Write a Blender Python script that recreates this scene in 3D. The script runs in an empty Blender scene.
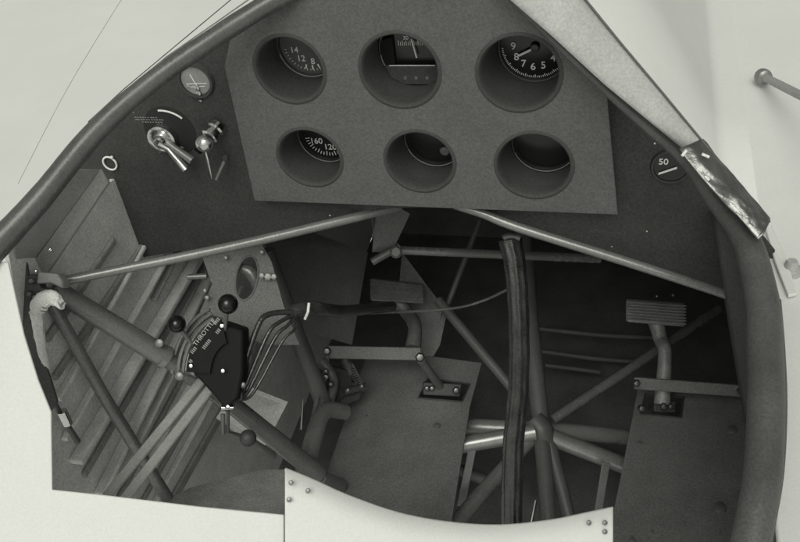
import bpy, bmesh, math, random
from mathutils import Vector, Matrix
random.seed(7)
R = math.radians
scene = bpy.context.scene
col = scene.collection

# ------------------------------------------------------------------ camera
LENS, SENS, W0, H0 = 40.0, 36.0, 800.0, 542.0
FPX = W0 * LENS / SENS
# forward axis of the aircraft in camera axes (right, up, view) and its horizontal / vertical
D = Vector((.22, .63, .743)).normalized()
U = (Vector((0, 1, 0)) - D * D.y).normalized()
H = D.cross(U) * -1
if H.x < 0: H = -H
ROLL = R(-4)
H, U = (H * math.cos(ROLL) + U * math.sin(ROLL)), (U * math.cos(ROLL) - H * math.sin(ROLL))
def cam2w(v): return Vector((H.dot(v), D.dot(v), U.dot(v)))      # (right, up, view) -> aircraft axes
CAM = Vector((0, 0, 0))
cd = bpy.data.cameras.new('camera'); cam = bpy.data.objects.new('camera', cd); col.objects.link(cam)
cd.lens = LENS; cd.sensor_width = SENS; cd.clip_start = .02; cd.clip_end = 500
rx, ry, rz = cam2w(Vector((1, 0, 0))), cam2w(Vector((0, 1, 0))), cam2w(Vector((0, 0, 1)))
cam.matrix_world = Matrix(((rx.x, ry.x, -rz.x, 0), (rx.y, ry.y, -rz.y, 0), (rx.z, ry.z, -rz.z, 0), (0, 0, 0, 1)))
scene.camera = cam

# ------------------------------------------------------------------ light
SUN_EL, SUN_AZ = R(53), R(176)        # azimuth clockwise from +Y: behind the camera, to the right
w = bpy.data.worlds.new('World'); scene.world = w; w.use_nodes = True
nt = w.node_tree; nt.nodes.clear()
sky = nt.nodes.new('ShaderNodeTexSky'); sky.sky_type = 'NISHITA'; sky.sun_disc = False
sky.sun_elevation = SUN_EL; sky.sun_rotation = SUN_AZ; sky.dust_density = 4
bw = nt.nodes.new('ShaderNodeRGBToBW')
tint = nt.nodes.new('ShaderNodeMix'); tint.data_type = 'RGBA'; tint.blend_type = 'MULTIPLY'; tint.inputs[0].default_value = 1
tint.inputs[7].default_value = (.985, 1.0, .895, 1)
bg = nt.nodes.new('ShaderNodeBackground'); bg.inputs[1].default_value = .11
out = nt.nodes.new('ShaderNodeOutputWorld')
nt.links.new(sky.outputs[0], bw.inputs[0]); nt.links.new(bw.outputs[0], tint.inputs[6])
nt.links.new(tint.outputs[2], bg.inputs[0]); nt.links.new(bg.outputs[0], out.inputs[0])
sd = bpy.data.lights.new('sun', 'SUN'); sd.energy = 1.0; sd.angle = R(36); sd.color = (.985, 1.0, .89)
sun = bpy.data.objects.new('sun', sd); col.objects.link(sun)
sdir = Vector((math.sin(SUN_AZ) * math.cos(SUN_EL), math.cos(SUN_AZ) * math.cos(SUN_EL), math.sin(SUN_EL)))
sun.rotation_euler = sdir.to_track_quat('Z', 'Y').to_euler()
scene.view_settings.view_transform = 'Standard'; scene.view_settings.look = 'None'
scene.view_settings.exposure = 0.0; scene.view_settings.gamma = 1

# ------------------------------------------------------------------ helpers
def ray(px, py): return cam2w(Vector(((px - W0 / 2) / FPX, (H0 / 2 - py) / FPX, 1)))
def P(px, py, z): return ray(px, py) * z
def on(px, py, o, n):
    d = ray(px, py); return d * (o.dot(n) / d.dot(n))
X, Y, Z = Vector((1, 0, 0)), Vector((0, 1, 0)), Vector((0, 0, 1))
def rp(px, z): return px * z / FPX                               # size in metres of px pixels at depth z

def material(name, grey, rough=.6, metal=0, var=.18, grain=.16, bump=.15, scale=14, spec=.5, stains=0.0, coat=0):
    m = bpy.data.materials.new(name); m.use_nodes = True
    n = m.node_tree; b = n.nodes['Principled BSDF']
    tc = n.nodes.new('ShaderNodeTexCoord')
    a = n.nodes.new('ShaderNodeTexNoise'); a.inputs['Scale'].default_value = scale; a.inputs['Detail'].default_value = 6; a.inputs['Roughness'].default_value = .65
    g = n.nodes.new('ShaderNodeTexNoise'); g.inputs['Scale'].default_value = 420; g.inputs['Detail'].default_value = 2
    for t in (a, g): n.links.new(tc.outputs['Object'], t.inputs['Vector'])
    r1 = n.nodes.new('ShaderNodeMapRange'); r1.inputs[1].default_value = .3; r1.inputs[2].default_value = .7
    r1.inputs[3].default_value = 1 - var; r1.inputs[4].default_value = 1 + var
    r2 = n.nodes.new('ShaderNodeMapRange'); r2.inputs[1].default_value = .3; r2.inputs[2].default_value = .7
    r2.inputs[3].default_value = 1 - grain; r2.inputs[4].default_value = 1 + grain
    n.links.new(a.outputs[0], r1.inputs[0]); n.links.new(g.outputs[0], r2.inputs[0])
    mu = n.nodes.new('ShaderNodeMath'); mu.operation = 'MULTIPLY'
    n.links.new(r1.outputs[0], mu.inputs[0]); n.links.new(r2.outputs[0], mu.inputs[1])
    m2 = n.nodes.new('ShaderNodeMath'); m2.operation = 'MULTIPLY'; m2.inputs[1].default_value = grey
    n.links.new(mu.outputs[0], m2.inputs[0])
    last = m2.outputs[0]
    if stains:                                                   # chips and scuffs
        s = n.nodes.new('ShaderNodeTexNoise'); s.inputs['Scale'].default_value = 75; s.inputs['Detail'].default_value = 8; s.inputs['Roughness'].default_value = .75
        n.links.new(tc.outputs['Object'], s.inputs['Vector'])
        r3 = n.nodes.new('ShaderNodeMapRange'); r3.inputs[1].default_value = .64; r3.inputs[2].default_value = .74
        r3.inputs[3].default_value = 0; r3.inputs[4].default_value = stains
        n.links.new(s.outputs[0], r3.inputs[0])
        ad = n.nodes.new('ShaderNodeMath'); ad.operation = 'ADD'
        n.links.new(last, ad.inputs[0]); n.links.new(r3.outputs[0], ad.inputs[1]); last = ad.outputs[0]
    n.links.new(last, b.inputs['Base Color'])
    rr = n.nodes.new('ShaderNodeMapRange'); rr.inputs[3].default_value = max(.02, rough - .12); rr.inputs[4].default_value = min(1, rough + .12)
    n.links.new(a.outputs[0], rr.inputs[0]); n.links.new(rr.outputs[0], b.inputs['Roughness'])
    b.inputs['Metallic'].default_value = metal; b.inputs['Specular IOR Level'].default_value = spec
    b.inputs['Coat Weight'].default_value = coat
    if bump:
        bp = n.nodes.new('ShaderNodeBump'); bp.inputs['Strength'].default_value = bump; bp.inputs['Distance'].default_value = .002
        n.links.new(mu.outputs[0], bp.inputs['Height']); n.links.new(bp.outputs[0], b.inputs['Normal'])
    return m

M = dict(
    white=material('white_paint', .72, .7, var=.03, grain=.035, bump=.03, scale=6),
    ground=material('pale_apron', .76, .9, var=.03, grain=.03, bump=.02, scale=1.2),
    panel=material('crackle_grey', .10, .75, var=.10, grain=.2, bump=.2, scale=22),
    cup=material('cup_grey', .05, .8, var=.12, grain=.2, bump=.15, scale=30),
    dash=material('dark_dash', .042, .75, var=.18, grain=.3, bump=.2, stains=.05),
    face=material('dial_black', .012, .22, var=.1, grain=.1, bump=0),
    greyface=material('dial_grey', .09, .5, var=.12, grain=.12, bump=0, scale=60),
    paleface=material('dial_pale', .24, .4, var=.25, grain=.1, bump=0, scale=60),
    mark=material('dial_paint', .75, .6, var=.05, grain=.05, bump=0),
    lettering=material('rubbed_lettering', .42, .6, var=.45, grain=.3, bump=0, scale=120),
    dimmark=material('worn_lettering', .30, .6, var=.2, grain=.2, bump=0),
    bezel=material('bezel_black', .03, .3, var=.1, grain=.1, bump=0),
    leather=material('grey_leather', .085, .27, var=.2, grain=.16, bump=.12, scale=26, stains=.05),
    rim=material('grey_trim', .085, .5, var=.25, grain=.18, bump=.2, scale=18),
    strip=material('bright_sheet', .43, .5, metal=0, var=.14, grain=.12, bump=.06, scale=16),
    polish=material('polished_metal', .2, .32, metal=.8, var=.3, grain=.05, bump=.5, scale=34),
    chrome=material('plated_metal', .62, .18, metal=1, var=.08, grain=.04, bump=.04, scale=60),
    silver=material('bare_tube', .34, .3, metal=.5, var=.25, grain=.12, bump=.12, stains=.05),
    steel=material('dull_steel', .17, .38, metal=.8, var=.25, grain=.1, bump=.1, scale=60),
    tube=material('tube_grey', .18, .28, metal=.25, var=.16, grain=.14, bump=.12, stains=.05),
    tubelit=material('tube_lit', .21, .27, metal=.35, var=.16, grain=.12, bump=.12, stains=.05),  # lighter copy of the tube grey, with the lit look in its colour
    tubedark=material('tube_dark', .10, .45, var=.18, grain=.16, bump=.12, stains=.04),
    skin=material('side_fabric', .70, .85, var=.12, grain=.18, bump=.15, scale=20),
    stringer_and_shade=material('stringer_shade', .30, .75, var=.22, grain=.2, bump=.2, scale=30),  # dark tone that paints the shaded sides of stringers and the floor shadow
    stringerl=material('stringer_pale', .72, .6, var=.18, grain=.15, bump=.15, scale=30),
    board=material('heel_board', .15, .6, var=.2, grain=.25, bump=.25, stains=.09),
    black=material('black_bakelite', .010, .7, var=.2, grain=.2, bump=.05, spec=.2),
    knob=material('black_knob', .008, .12, var=.1, grain=.05, bump=0),
    plate=material('black_plate', .010, .7, var=.1, grain=.1, bump=.05, spec=.2),
    disc=material('disc_dark', .014, .75, var=.15, grain=.2, bump=.1),
    dark=material('dark_metal', .05, .55, var=.25, grain=.2, bump=.1, stains=.05),
    wall=material('firewall_black', .10, .8, var=.3, grain=.25, bump=.2, stains=.03),
    boot=material('black_tape', .04, .16, var=.4, grain=.25, bump=.3, scale=40, stains=.12, coat=.5),
    pedal=material('pedal_alloy', .14, .5, metal=.3, var=.2, grain=.16, bump=.2, scale=40, stains=.08),
    palepedal=material('pedal_pale', .27, .5, metal=.2, var=.25, grain=.2, bump=.3, scale=40, stains=.08),
    worn=material('worn_block', .10, .6, var=.3, grain=.3, bump=.4, scale=30, stains=.06),
    lace=material('white_cord', .8, .8, var=.12, grain=.12, bump=.3, scale=60),
    padding=material('pale_padding', .32, .8, var=.14, grain=.14, bump=.25, scale=24),
)

class MB:
    """collects shapes, builds ONE mesh"""
    def __init__(s): s.bm = bmesh.new()
    def tube(s, pts, rad, n=20, caps=True, sub=0):
        pts = [Vector(p) for p in pts]
        if not isinstance(rad, (list, tuple)): rad = [rad] * len(pts)
        if sub: pts, rad = smooth(pts, list(rad), sub)
        ref = None; rings = []
        for i, p in enumerate(pts):
            t = (pts[min(i + 1, len(pts) - 1)] - pts[max(i - 1, 0)]).normalized()
            if ref is None: ref = t.orthogonal().normalized()
            ref = (ref - t * ref.dot(t)).normalized(); b = t.cross(ref)
            rings.append([s.bm.verts.new(p + (ref * math.cos(k * math.tau / n) + b * math.sin(k * math.tau / n)) * rad[i]) for k in range(n)])
        for a, b in zip(rings, rings[1:]):
            for k in range(n): s.bm.faces.new((a[k], a[(k + 1) % n], b[(k + 1) % n], b[k]))
        if caps: s.bm.faces.new(rings[0][::-1]); s.bm.faces.new(rings[-1])
        return s
    def lathe(s, o, axis, prof, n=40, ref=None):
        """prof: (radius, height along axis)"""
        axis = axis.normalized(); ref = (ref or axis.orthogonal()).normalized(); b = axis.cross(ref); rings = []
        for r, h in prof:
            if r < 1e-6: rings.append([s.bm.verts.new(o + axis * h)])
            else: rings.append([s.bm.verts.new(o + axis * h + (ref * math.cos(k * math.tau / n) + b * math.sin(k * math.tau / n)) * r) for k in range(n)])
        for a, c in zip(rings, rings[1:]):
            for k in range(n):
                q = [a[k % len(a)], a[(k + 1) % n % len(a)], c[(k + 1) % n % len(c)], c[k % len(c)]]
                u = []
                for v in q:
                    if v not in u: u.append(v)
                if len(u) > 2: s.bm.faces.new(u)
        return s
    def ball(s, o, r, n=24): return s.lathe(o, Z, [(r * math.sin(math.pi * i / 12), -r * math.cos(math.pi * i / 12)) for i in range(13)], n)
    def slab(s, pts, off):
        """closed prism: polygon pts swept by off"""
        a = [s.bm.verts.new(Vector(p)) for p in pts]; b = [s.bm.verts.new(Vector(p) + off) for p in pts]
        s.bm.faces.new(a); s.bm.faces.new(b[::-1])
        for i in range(len(a)):
            j = (i + 1) % len(a); s.bm.faces.new((a[j], a[i], b[i], b[j]))
        return s
    def bar(s, a, b, wv, tv):
        a, b = Vector(a), Vector(b); wv = wv / 2
        return s.slab([a - wv - tv / 2, b - wv - tv / 2, b + wv - tv / 2, a + wv - tv / 2], tv)
    def mesh(s, me):
        s.bm.from_mesh(me); return s
    def build(s, name, mat, parent=None, bevel=0, angle=40, sol=0):
        bmesh.ops.recalc_face_normals(s.bm, faces=s.bm.faces)
        me = bpy.data.meshes.new(name); s.bm.to_mesh(me); s.bm.free()
        me.materials.append(M[mat])
        for p in me.polygons: p.use_smooth = True
        me.set_sharp_from_angle(angle=R(angle))
        o = bpy.data.objects.new(name, me); col.objects.link(o)
        if sol:
            md = o.modifiers.new('s', 'SOLIDIFY'); md.thickness = sol; md.offset = 0
        if bevel:
            md = o.modifiers.new('b', 'BEVEL'); md.width = bevel; md.segments = 2; md.limit_method = 'ANGLE'; md.angle_limit = R(40)
        if parent:
            bpy.context.view_layer.update()
            o.parent = parent; o.matrix_parent_inverse = parent.matrix_world.inverted()
        return o

def smooth(pts, rad, sub):
    P2, R2 = [], []
    for i in range(len(pts) - 1):
        p0, p1, p2, p3 = pts[max(i - 1, 0)], pts[i], pts[i + 1], pts[min(i + 2, len(pts) - 1)]
        for k in range(sub):
            t = k / sub
            P2.append(.5 * ((2 * p1) + (p2 - p0) * t + (2 * p0 - 5 * p1 + 4 * p2 - p3) * t * t + (3 * p1 - p0 - 3 * p2 + p3) * t ** 3))
            R2.append(rad[i] * (1 - t) + rad[i + 1] * t)
    P2.append(pts[-1]); R2.append(rad[-1]); return P2, R2

def empty(name, loc, label, cat, group=None):
    o = bpy.data.objects.new(name, None); col.objects.link(o); o.location = loc; o.empty_display_size = .02
    return tag(o, label, cat, group)
def tag(o, label=None, cat=None, group=None, kind=None):
    if label: o['label'] = label
    if cat: o['category'] = cat
    if group: o['group'] = group
    if kind: o['kind'] = kind
    bpy.context.view_layer.update()
    return o

dg = None
def curve_mesh(cu):
    o = bpy.data.objects.new('tmp', cu); col.objects.link(o)
    bpy.context.view_layer.update()
    me = bpy.data.meshes.new_from_object(o.evaluated_get(bpy.context.evaluated_depsgraph_get()))
    bpy.data.objects.remove(o); return me
def plate_mesh(outlines, frame, thick, bevel=.0006):
    """flat plate with holes: outlines are loops of 3-D points in the plane of frame; thick is centred on it"""
    cu = bpy.data.curves.new('tmp', 'CURVE'); cu.dimensions = '2D'; cu.fill_mode = 'BOTH'
    cu.extrude = max(thick / 2 - bevel, 1e-5); cu.bevel_depth = bevel; cu.bevel_resolution = 1; cu.offset = -bevel
    inv = frame.inverted()
    for loop in outlines:
        sp = cu.splines.new('POLY'); sp.points.add(len(loop) - 1); sp.use_cyclic_u = True
        for q, p in zip(sp.points, loop):
            l = inv @ p; q.co = (l.x, l.y, 0, 1)
    me = curve_mesh(cu); me.transform(frame); return me
def frame(o, ex, n):
    n = n.normalized(); ex = (ex - n * ex.dot(n)).normalized(); ey = n.cross(ex)
    return Matrix(((ex.x, ey.x, n.x, o.x), (ex.y, ey.y, n.y, o.y), (ex.z, ey.z, n.z, o.z), (0, 0, 0, 1)))
def text_mesh(s, size, fr, depth=.0003, bold=.006):
    cu = bpy.data.curves.new('tmp', 'FONT'); cu.body = s; cu.size = size; cu.align_x = 'CENTER'; cu.align_y = 'CENTER'; cu.extrude = depth; cu.offset = size * bold
    me = curve_mesh(cu); me.transform(fr); return me

# ================================================================== SETTING
g = MB(); g.slab([(-60, -60, -2.6), (60, -60, -2.6), (60, 60, -2.6), (-60, 60, -2.6)], Vector((0, 0, -.2)))
tag(g.build('ground', 'ground'), kind='structure')
fl = MB(); fl.slab([(-.62, .15, -1.34), (.32, .15, -1.34), (.32, 2.0, -1.34), (-.62, 2.0, -1.34)], Vector((0, 0, -.02)))
tag(fl.build('cockpit_floor', 'wall'), kind='structure')

# firewall across the nose
fw = MB(); fw.slab([(-.66, 1.75, -1.36), (.32, 1.75, -1.36), (.32, 1.75, -.8), (-.66, 1.75, -.8)], Vector((0, .02, 0)))
tag(fw.build('firewall', 'wall'), 'black firewall sheet closing the dark footwell behind the pedals', 'firewall')

# ---- left side wall with stringers
WX = -.62
wo, wn = Vector((WX, 0, 0)), X
wall = empty('side_wall', P(120, 400, 1.1), 'grey fabric left side wall crossed by slanting stringers and painted shade bands under the thick tube', 'side wall')
outl = [(8, 250), (14, 285), (24, 335), (38, 380), (52, 412), (52, 500), (120, 545), (290, 560)]
pts = [on(a, b, wo, wn) for a, b in outl]
pts += [Vector((WX, 1.74, -1.33)), Vector((WX, 1.74, -.72)), Vector((WX, .8, -.56))]
MB().slab(pts, Vector((-.006, 0, 0))).build('skin', 'skin', wall)
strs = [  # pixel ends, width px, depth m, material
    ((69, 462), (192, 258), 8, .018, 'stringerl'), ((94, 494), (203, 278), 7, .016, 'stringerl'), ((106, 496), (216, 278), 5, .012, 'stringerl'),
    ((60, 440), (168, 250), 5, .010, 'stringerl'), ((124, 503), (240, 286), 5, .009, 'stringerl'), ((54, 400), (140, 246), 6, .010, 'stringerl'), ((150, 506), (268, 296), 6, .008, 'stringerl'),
    ((52, 378), (146, 238), 9, .006, 'stringer_and_shade'), ((82, 476), (205, 262), 10, .005, 'stringer_and_shade'), ((116, 500), (230, 286), 9, .005, 'stringer_and_shade'),  # wide flat dark bars paint in the shadow sides of the stringers
    ((138, 506), (262, 290), 8, .005, 'stringer_and_shade'), ((166, 508), (290, 290), 16, .006, 'stringer_and_shade'), ((44, 340), (112, 240), 9, .006, 'stringer_and_shade'), ((150, 300), (176, 250), 5, .010, 'stringer_and_shade')]
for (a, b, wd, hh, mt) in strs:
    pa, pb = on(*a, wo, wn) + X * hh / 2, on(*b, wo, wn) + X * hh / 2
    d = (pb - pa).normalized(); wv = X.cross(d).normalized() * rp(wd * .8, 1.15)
    MB().bar(pa, pb, wv, X * hh).build('stringer_and_shade', mt, wall, bevel=.002)
# edge strip of the opening, left
es = MB(); e1 = [(6, 252), (12, 290), (24, 335), (38, 380), (50, 412)]; e2 = [(26, 258), (30, 290), (38, 330), (48, 372), (57, 402)]
es.slab([P(a, b, .955) for a, b in e1] + [P(a, b, .955) for a, b in e2[::-1]], rz * .006)
tag(es.build('edge_strip', 'rim', bevel=.0015), 'narrow grey curved strip edging the opening at far left', 'trim strip')

# ---- right side wall and sloping floor sheet
pr_ = [(462, -58, .80), (505, -9, .81), (556, 42, .82), (606, 90, .83), (648, 127, .835), (686, 160, .84), (714, 198, .835), (746, 240, .81), (762, 300, .77), (765, 350, .74), (766, 405, .70), (763, 470, .67), (755, 520, .645), (742, 580, .63)]
rw = MB(); wt = [Vector((.10, 1.74, -.76)), Vector((.10, .90, -.64))] + smooth([P(*q) for q in pr_[6:]], [0] * 8, 6)[0]
for a, b in zip(wt, wt[1:]):
    q = [a, b, Vector((.27, b.y, -1.33)), Vector((.27, a.y, -1.33))]
    rw.bm.faces.new([rw.bm.verts.new(v) for v in q])
bmesh.ops.remove_doubles(rw.bm, verts=rw.bm.verts, dist=1e-5)
tag(rw.build('side_wall', 'dash', sol=.006), 'dark grey right side wall beside the right heel board', 'side wall')
# slanting inner sheet, left centre
sl = MB(); sl.slab([P(262, 236, 1.42), P(296, 226, 1.5), P(368, 252, 1.55), P(352, 345, 1.5), P(300, 330, 1.42), P(286, 306, 1.4)], rz * .004)
tag(sl.build('inner_sheet', 'board'), 'plain dark grey sheet behind the wrapped cable bundle', 'sheet')
s2 = MB(); s2.slab([P(240, 383, 1.33), P(288, 402, 1.36), P(262, 452, 1.34), P(216, 418, 1.29)], rz * .003)
tag(s2.build('floor_sheet', 'skin'), 'pale grey floor sheet right of the black throttle box', 'floor sheet')
s3 = MB(); s3.slab([P(130, 520, 1.13), P(190, 488, 1.16), P(262, 470, 1.2), P(290, 470, 1.2), P(292, 540, 1.1), P(200, 545, 1.1)], rz * .003)  # darker sheet stands in for the triangular shadow on the floor plate
tag(s3.build('floor_sheet', 'stringer_and_shade'), 'dark sheet painting a wedge of shadow under the round ball joint', 'floor sheet')

# ================================================================== DASHBOARD (dark board behind the six-hole panel)
PY = .80
po, pn = Vector((0, PY + .022, 0)), Y
DO, DN = po, pn
def dp(px, py, off=0): return on(px, py, po + Y * -off, pn)
dash = empty('dashboard', dp(330, 220), 'wide dark dashboard with plated switch lever and knob behind the lighter panel', 'dashboard')
dl = [(62, 272), (120, 261), (290, 231), (384, 207), (476, 207), (600, 252), (760, 306), (775, 250), (690, 145), (612, 60), (565, 0), (530, -60), (340, -60), (268, 4), (205, 48), (130, 100), (60, 185), (40, 250)]
fr = frame(dp(330, 200, 0), X, -Y)
MB().mesh(plate_mesh([[dp(a, b) for a, b in dl], [dp(a, b) for a, b in ((244, 46), (264, 190), (606, 203), (602, 120), (588, 66), (556, 28), (500, -45), (350, -45), (286, 14))]], fr, .003)).build('board', 'dash', dash)
def disc_frame(px, py, off=0.0): return frame(dp(px, py, off), X, -Y)
def loc(f, x, y, z=0): return f @ Vector((x, y, z))
# clinometer gauge, partly under the roll
f = disc_frame(196, 80, .0015)
gp = MB(); gp.lathe(loc(f, 0, 0), -Y, [(0, .0005), (.0175, .0005), (.0178, .004), (.0205, .004), (.0225, .0), (.0225, -.001)], 48)
ga = gp.build('gauge', 'cup', dash)
MB().lathe(loc(f, 0, 0, .001), -Y, [(0, .0006), (.0172, .0006), (.0172, 0)], 48).build('dial', 'paleface', ga)
mk = MB()
for a, b in (((-.012, -.004), (.013, -.003)), ((-.009, -.0075), (.010, -.0065))): mk.bar(loc(f, *a, .002), loc(f, *b, .002), f.to_3x3() @ Vector((0, .0007, 0)), -Y * .0006)
mk.bar(loc(f, -.004, .008, .0024), loc(f, .0005, -.006, .0024), X * .0012, -Y * .0006)
mk.build('dial_markings', 'mark', ga)
for (x, y, r) in ((.0005, -.008, .0032), (.0005, -.0145, .0034), (0, -.0245, .0018), (-.010, -.006, .002)):
    MB().lathe(loc(f, x, y, .0022), -Y, [(r, 0), (r * .8, r * .6), (0, r * .8)], 16).build('screw', 'chrome', ga)
# magneto switch
f = disc_frame(168, 134, .0015)
MB().lathe(loc(f, .004, .004), -Y, [(0, .0005), (.031, .0005), (.033, .0)], 56).build('switch_plate', 'disc', dash)
sw = MB(); c = loc(f, -.006, -.003)
sw.lathe(c, -Y, [(0, .009), (.007, .009), (.0115, .008), (.0145, .0095), (.0172, .0085), (.018, .003), (.018, 0)], 48)
swo = sw.build('switch', 'chrome', dash)
MB().lathe(c, -Y, [(.008, .008), (.008, .014), (.006, .017), (0, .018)], 28).build('hub', 'chrome', swo)
tip = loc(f, .026, -.033, .026)
MB().tube([c - Y * .016, c.lerp(tip, .3) - Y * .006, tip], [.0042, .004, .005], 16).build('lever', 'chrome', swo)
t2 = loc(f, .031, -.026, .016)
MB().tube([c - Y * .009 + X * .004, t2], [.003, .0055], 16).build('lever', 'tube', swo)
ar = MB(); ap = [loc(f, .033 * math.cos(R(t)) + .0, .028 * math.sin(R(t)) + .004, .0015) for t in range(40, 97, 6)]
ar.tube(ap, .0011, 8); ar.build('scale_arc', 'lace', dash)
lt = MB()
random.seed(3)
for row, (yy, n) in enumerate(((.0285, 1), (.0225, 9), (.0195, 11), (.0165, 8))):
    for k in range(n):
        x0 = -.036 + k * .0034 + (row == 3) * .008; L = random.uniform(.0012, .0028)
        lt.bar(loc(f, x0, yy, .0008), loc(f, x0 + L, yy - .0004, .0008), f.to_3x3() @ Vector((0, .0009, 0)), -Y * .0003)
for k in range(5):
    a = R(215 + k * 27); lt.bar(loc(f, -.006 + .022 * math.cos(a), -.003 + .022 * math.sin(a), .0008), loc(f, -.006 + .026 * math.cos(a), -.003 + .026 * math.sin(a), .0008), f.to_3x3() @ Vector((.0012, .0008, 0)), -Y * .0003)
lt.build('worn_lettering', 'dimmark', dash)
# primer knob
f = disc_frame(218, 126, .0015); ax = (loc(f, -.018, -.016, .05) - loc(f, 0, 0)).normalized()
pr = MB(); b0 = loc(f, 0, 0)
pr.lathe(b0, ax, [(.011, 0), (.011, .006), (.009, .008), (.009, .012), (.0105, .013), (.0105, .018), (.007, .02), (.006, .026), (.0085, .027), (.0085, .031), (.005, .033), (.005, .04)], 28)
pro = pr.build('primer', 'chrome', dash)
kc = dp(205, 143, .05)
kb = MB(); kb.ball(kc, .0105); kb.build('knob', 'chrome', pro)
MB().tube([dp(206, 152, .048), dp(208, 160, .05), dp(212, 178, .045)], [.0015, .002, .0015], 12).build('pin', 'chrome', pro)
MB().tube([dp(226, 157, .004), dp(224, 162, .02), dp(216, 180, .03)], [.0035, .0022, .0018], 12).build('pin', 'tube', pro)
# little ring
f = disc_frame(111, 162, .0015)
rg = MB(); rg.tube([loc(f, .0088 * math.cos(t * math.tau / 32), .0092 * math.sin(t * math.tau / 32), .003) for t in range(33)], .0012, 10, caps=False)
rg.ball(loc(f, .0065, .0095, .004), .002); rg.build('ring', 'lace', dash)
# right gauge half under the rim
f = disc_frame(671, 166, .0015)
gq = MB().lathe(loc(f, 0, 0), -Y, [(0, .0005), (.0175, .0005), (.0178, .003), (.02, .003), (.0215, 0)], 48).build('gauge', 'bezel', dash)
MB().lathe(loc(f, 0, 0, .001), -Y, [(0, .0006), (.0172, .0006), (.0172, 0)], 48).build('dial', 'face', gq)
MB().mesh(text_mesh('50', .010, frame(loc(f, -.008, .006, .002), X, -Y))).build('numeral', 'mark', gq)
MB().bar(loc(f, -.012, -.008, .003), loc(f, .006, .000, .003), f.to_3x3() @ Vector((0, .0022, 0)), -Y * .0008).build('needle', 'mark', gq)
for (a, b) in ((655, 143), (603, 133), (647, 231), (612, 246), (330, 215), (720, 260)):
    MB().lathe(dp(a, b, .0015), -Y, [(.0016, 0), (.0013, .001), (0, .0014)], 12).build('screw', 'chrome', dash)

# ================================================================== SIX-HOLE INSTRUMENT PANEL
po = Vector((0, PY, 0))
ipan = empty('instrument_panel', dp(430, 205), 'mid grey instrument panel with six deep round dial recesses', 'instrument panel')
holes = [(290, 69, .0395), (400, 70, .0425), (519, 73, .0425), (310, 157, .0385), (420, 161, .0395), (534, 165, .0415)]
outline = [dp(a, b) for a, b in ((232, 30), (225, 66), (255, 200), (618, 214), (607, 95), (596, 72), (520, -8), (420, -40), (300, -10))]
def circ(c, r, n=64): return [c + X * r * math.cos(k * math.tau / n) + Z * r * math.sin(k * math.tau / n) for k in range(n)]
fr = frame(dp(430, 120), X, -Y)
loops = [outline] + [circ(dp(a, b), r - .0012) for a, b, r in holes]
MB().mesh(plate_mesh(loops, fr, .003, .0008)).build('panel_sheet', 'panel', ipan)
DEP = [.053, .047, .059, .048, .049, .049]
def arcm(mb, f, r0, r1, a, wd, z):
    """a tick from radius r0 to r1 at clock angle a (0 = up, clockwise)"""
    d = Vector((math.sin(R(a)), math.cos(R(a)), 0)); t = Vector((d.y, -d.x, 0))
    mb.bar(f @ (d * r0 + Vector((0, 0, z))), f @ (d * r1 + Vector((0, 0, z))), f.to_3x3() @ (t * wd), -Y * .0004)
kinds = ['tachometer', 'turn_indicator', 'altimeter', 'airspeed_indicator', 'blank_gauge', 'blank_gauge']
holes = [(a, b, r - .0032) for a, b, r in holes]
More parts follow.
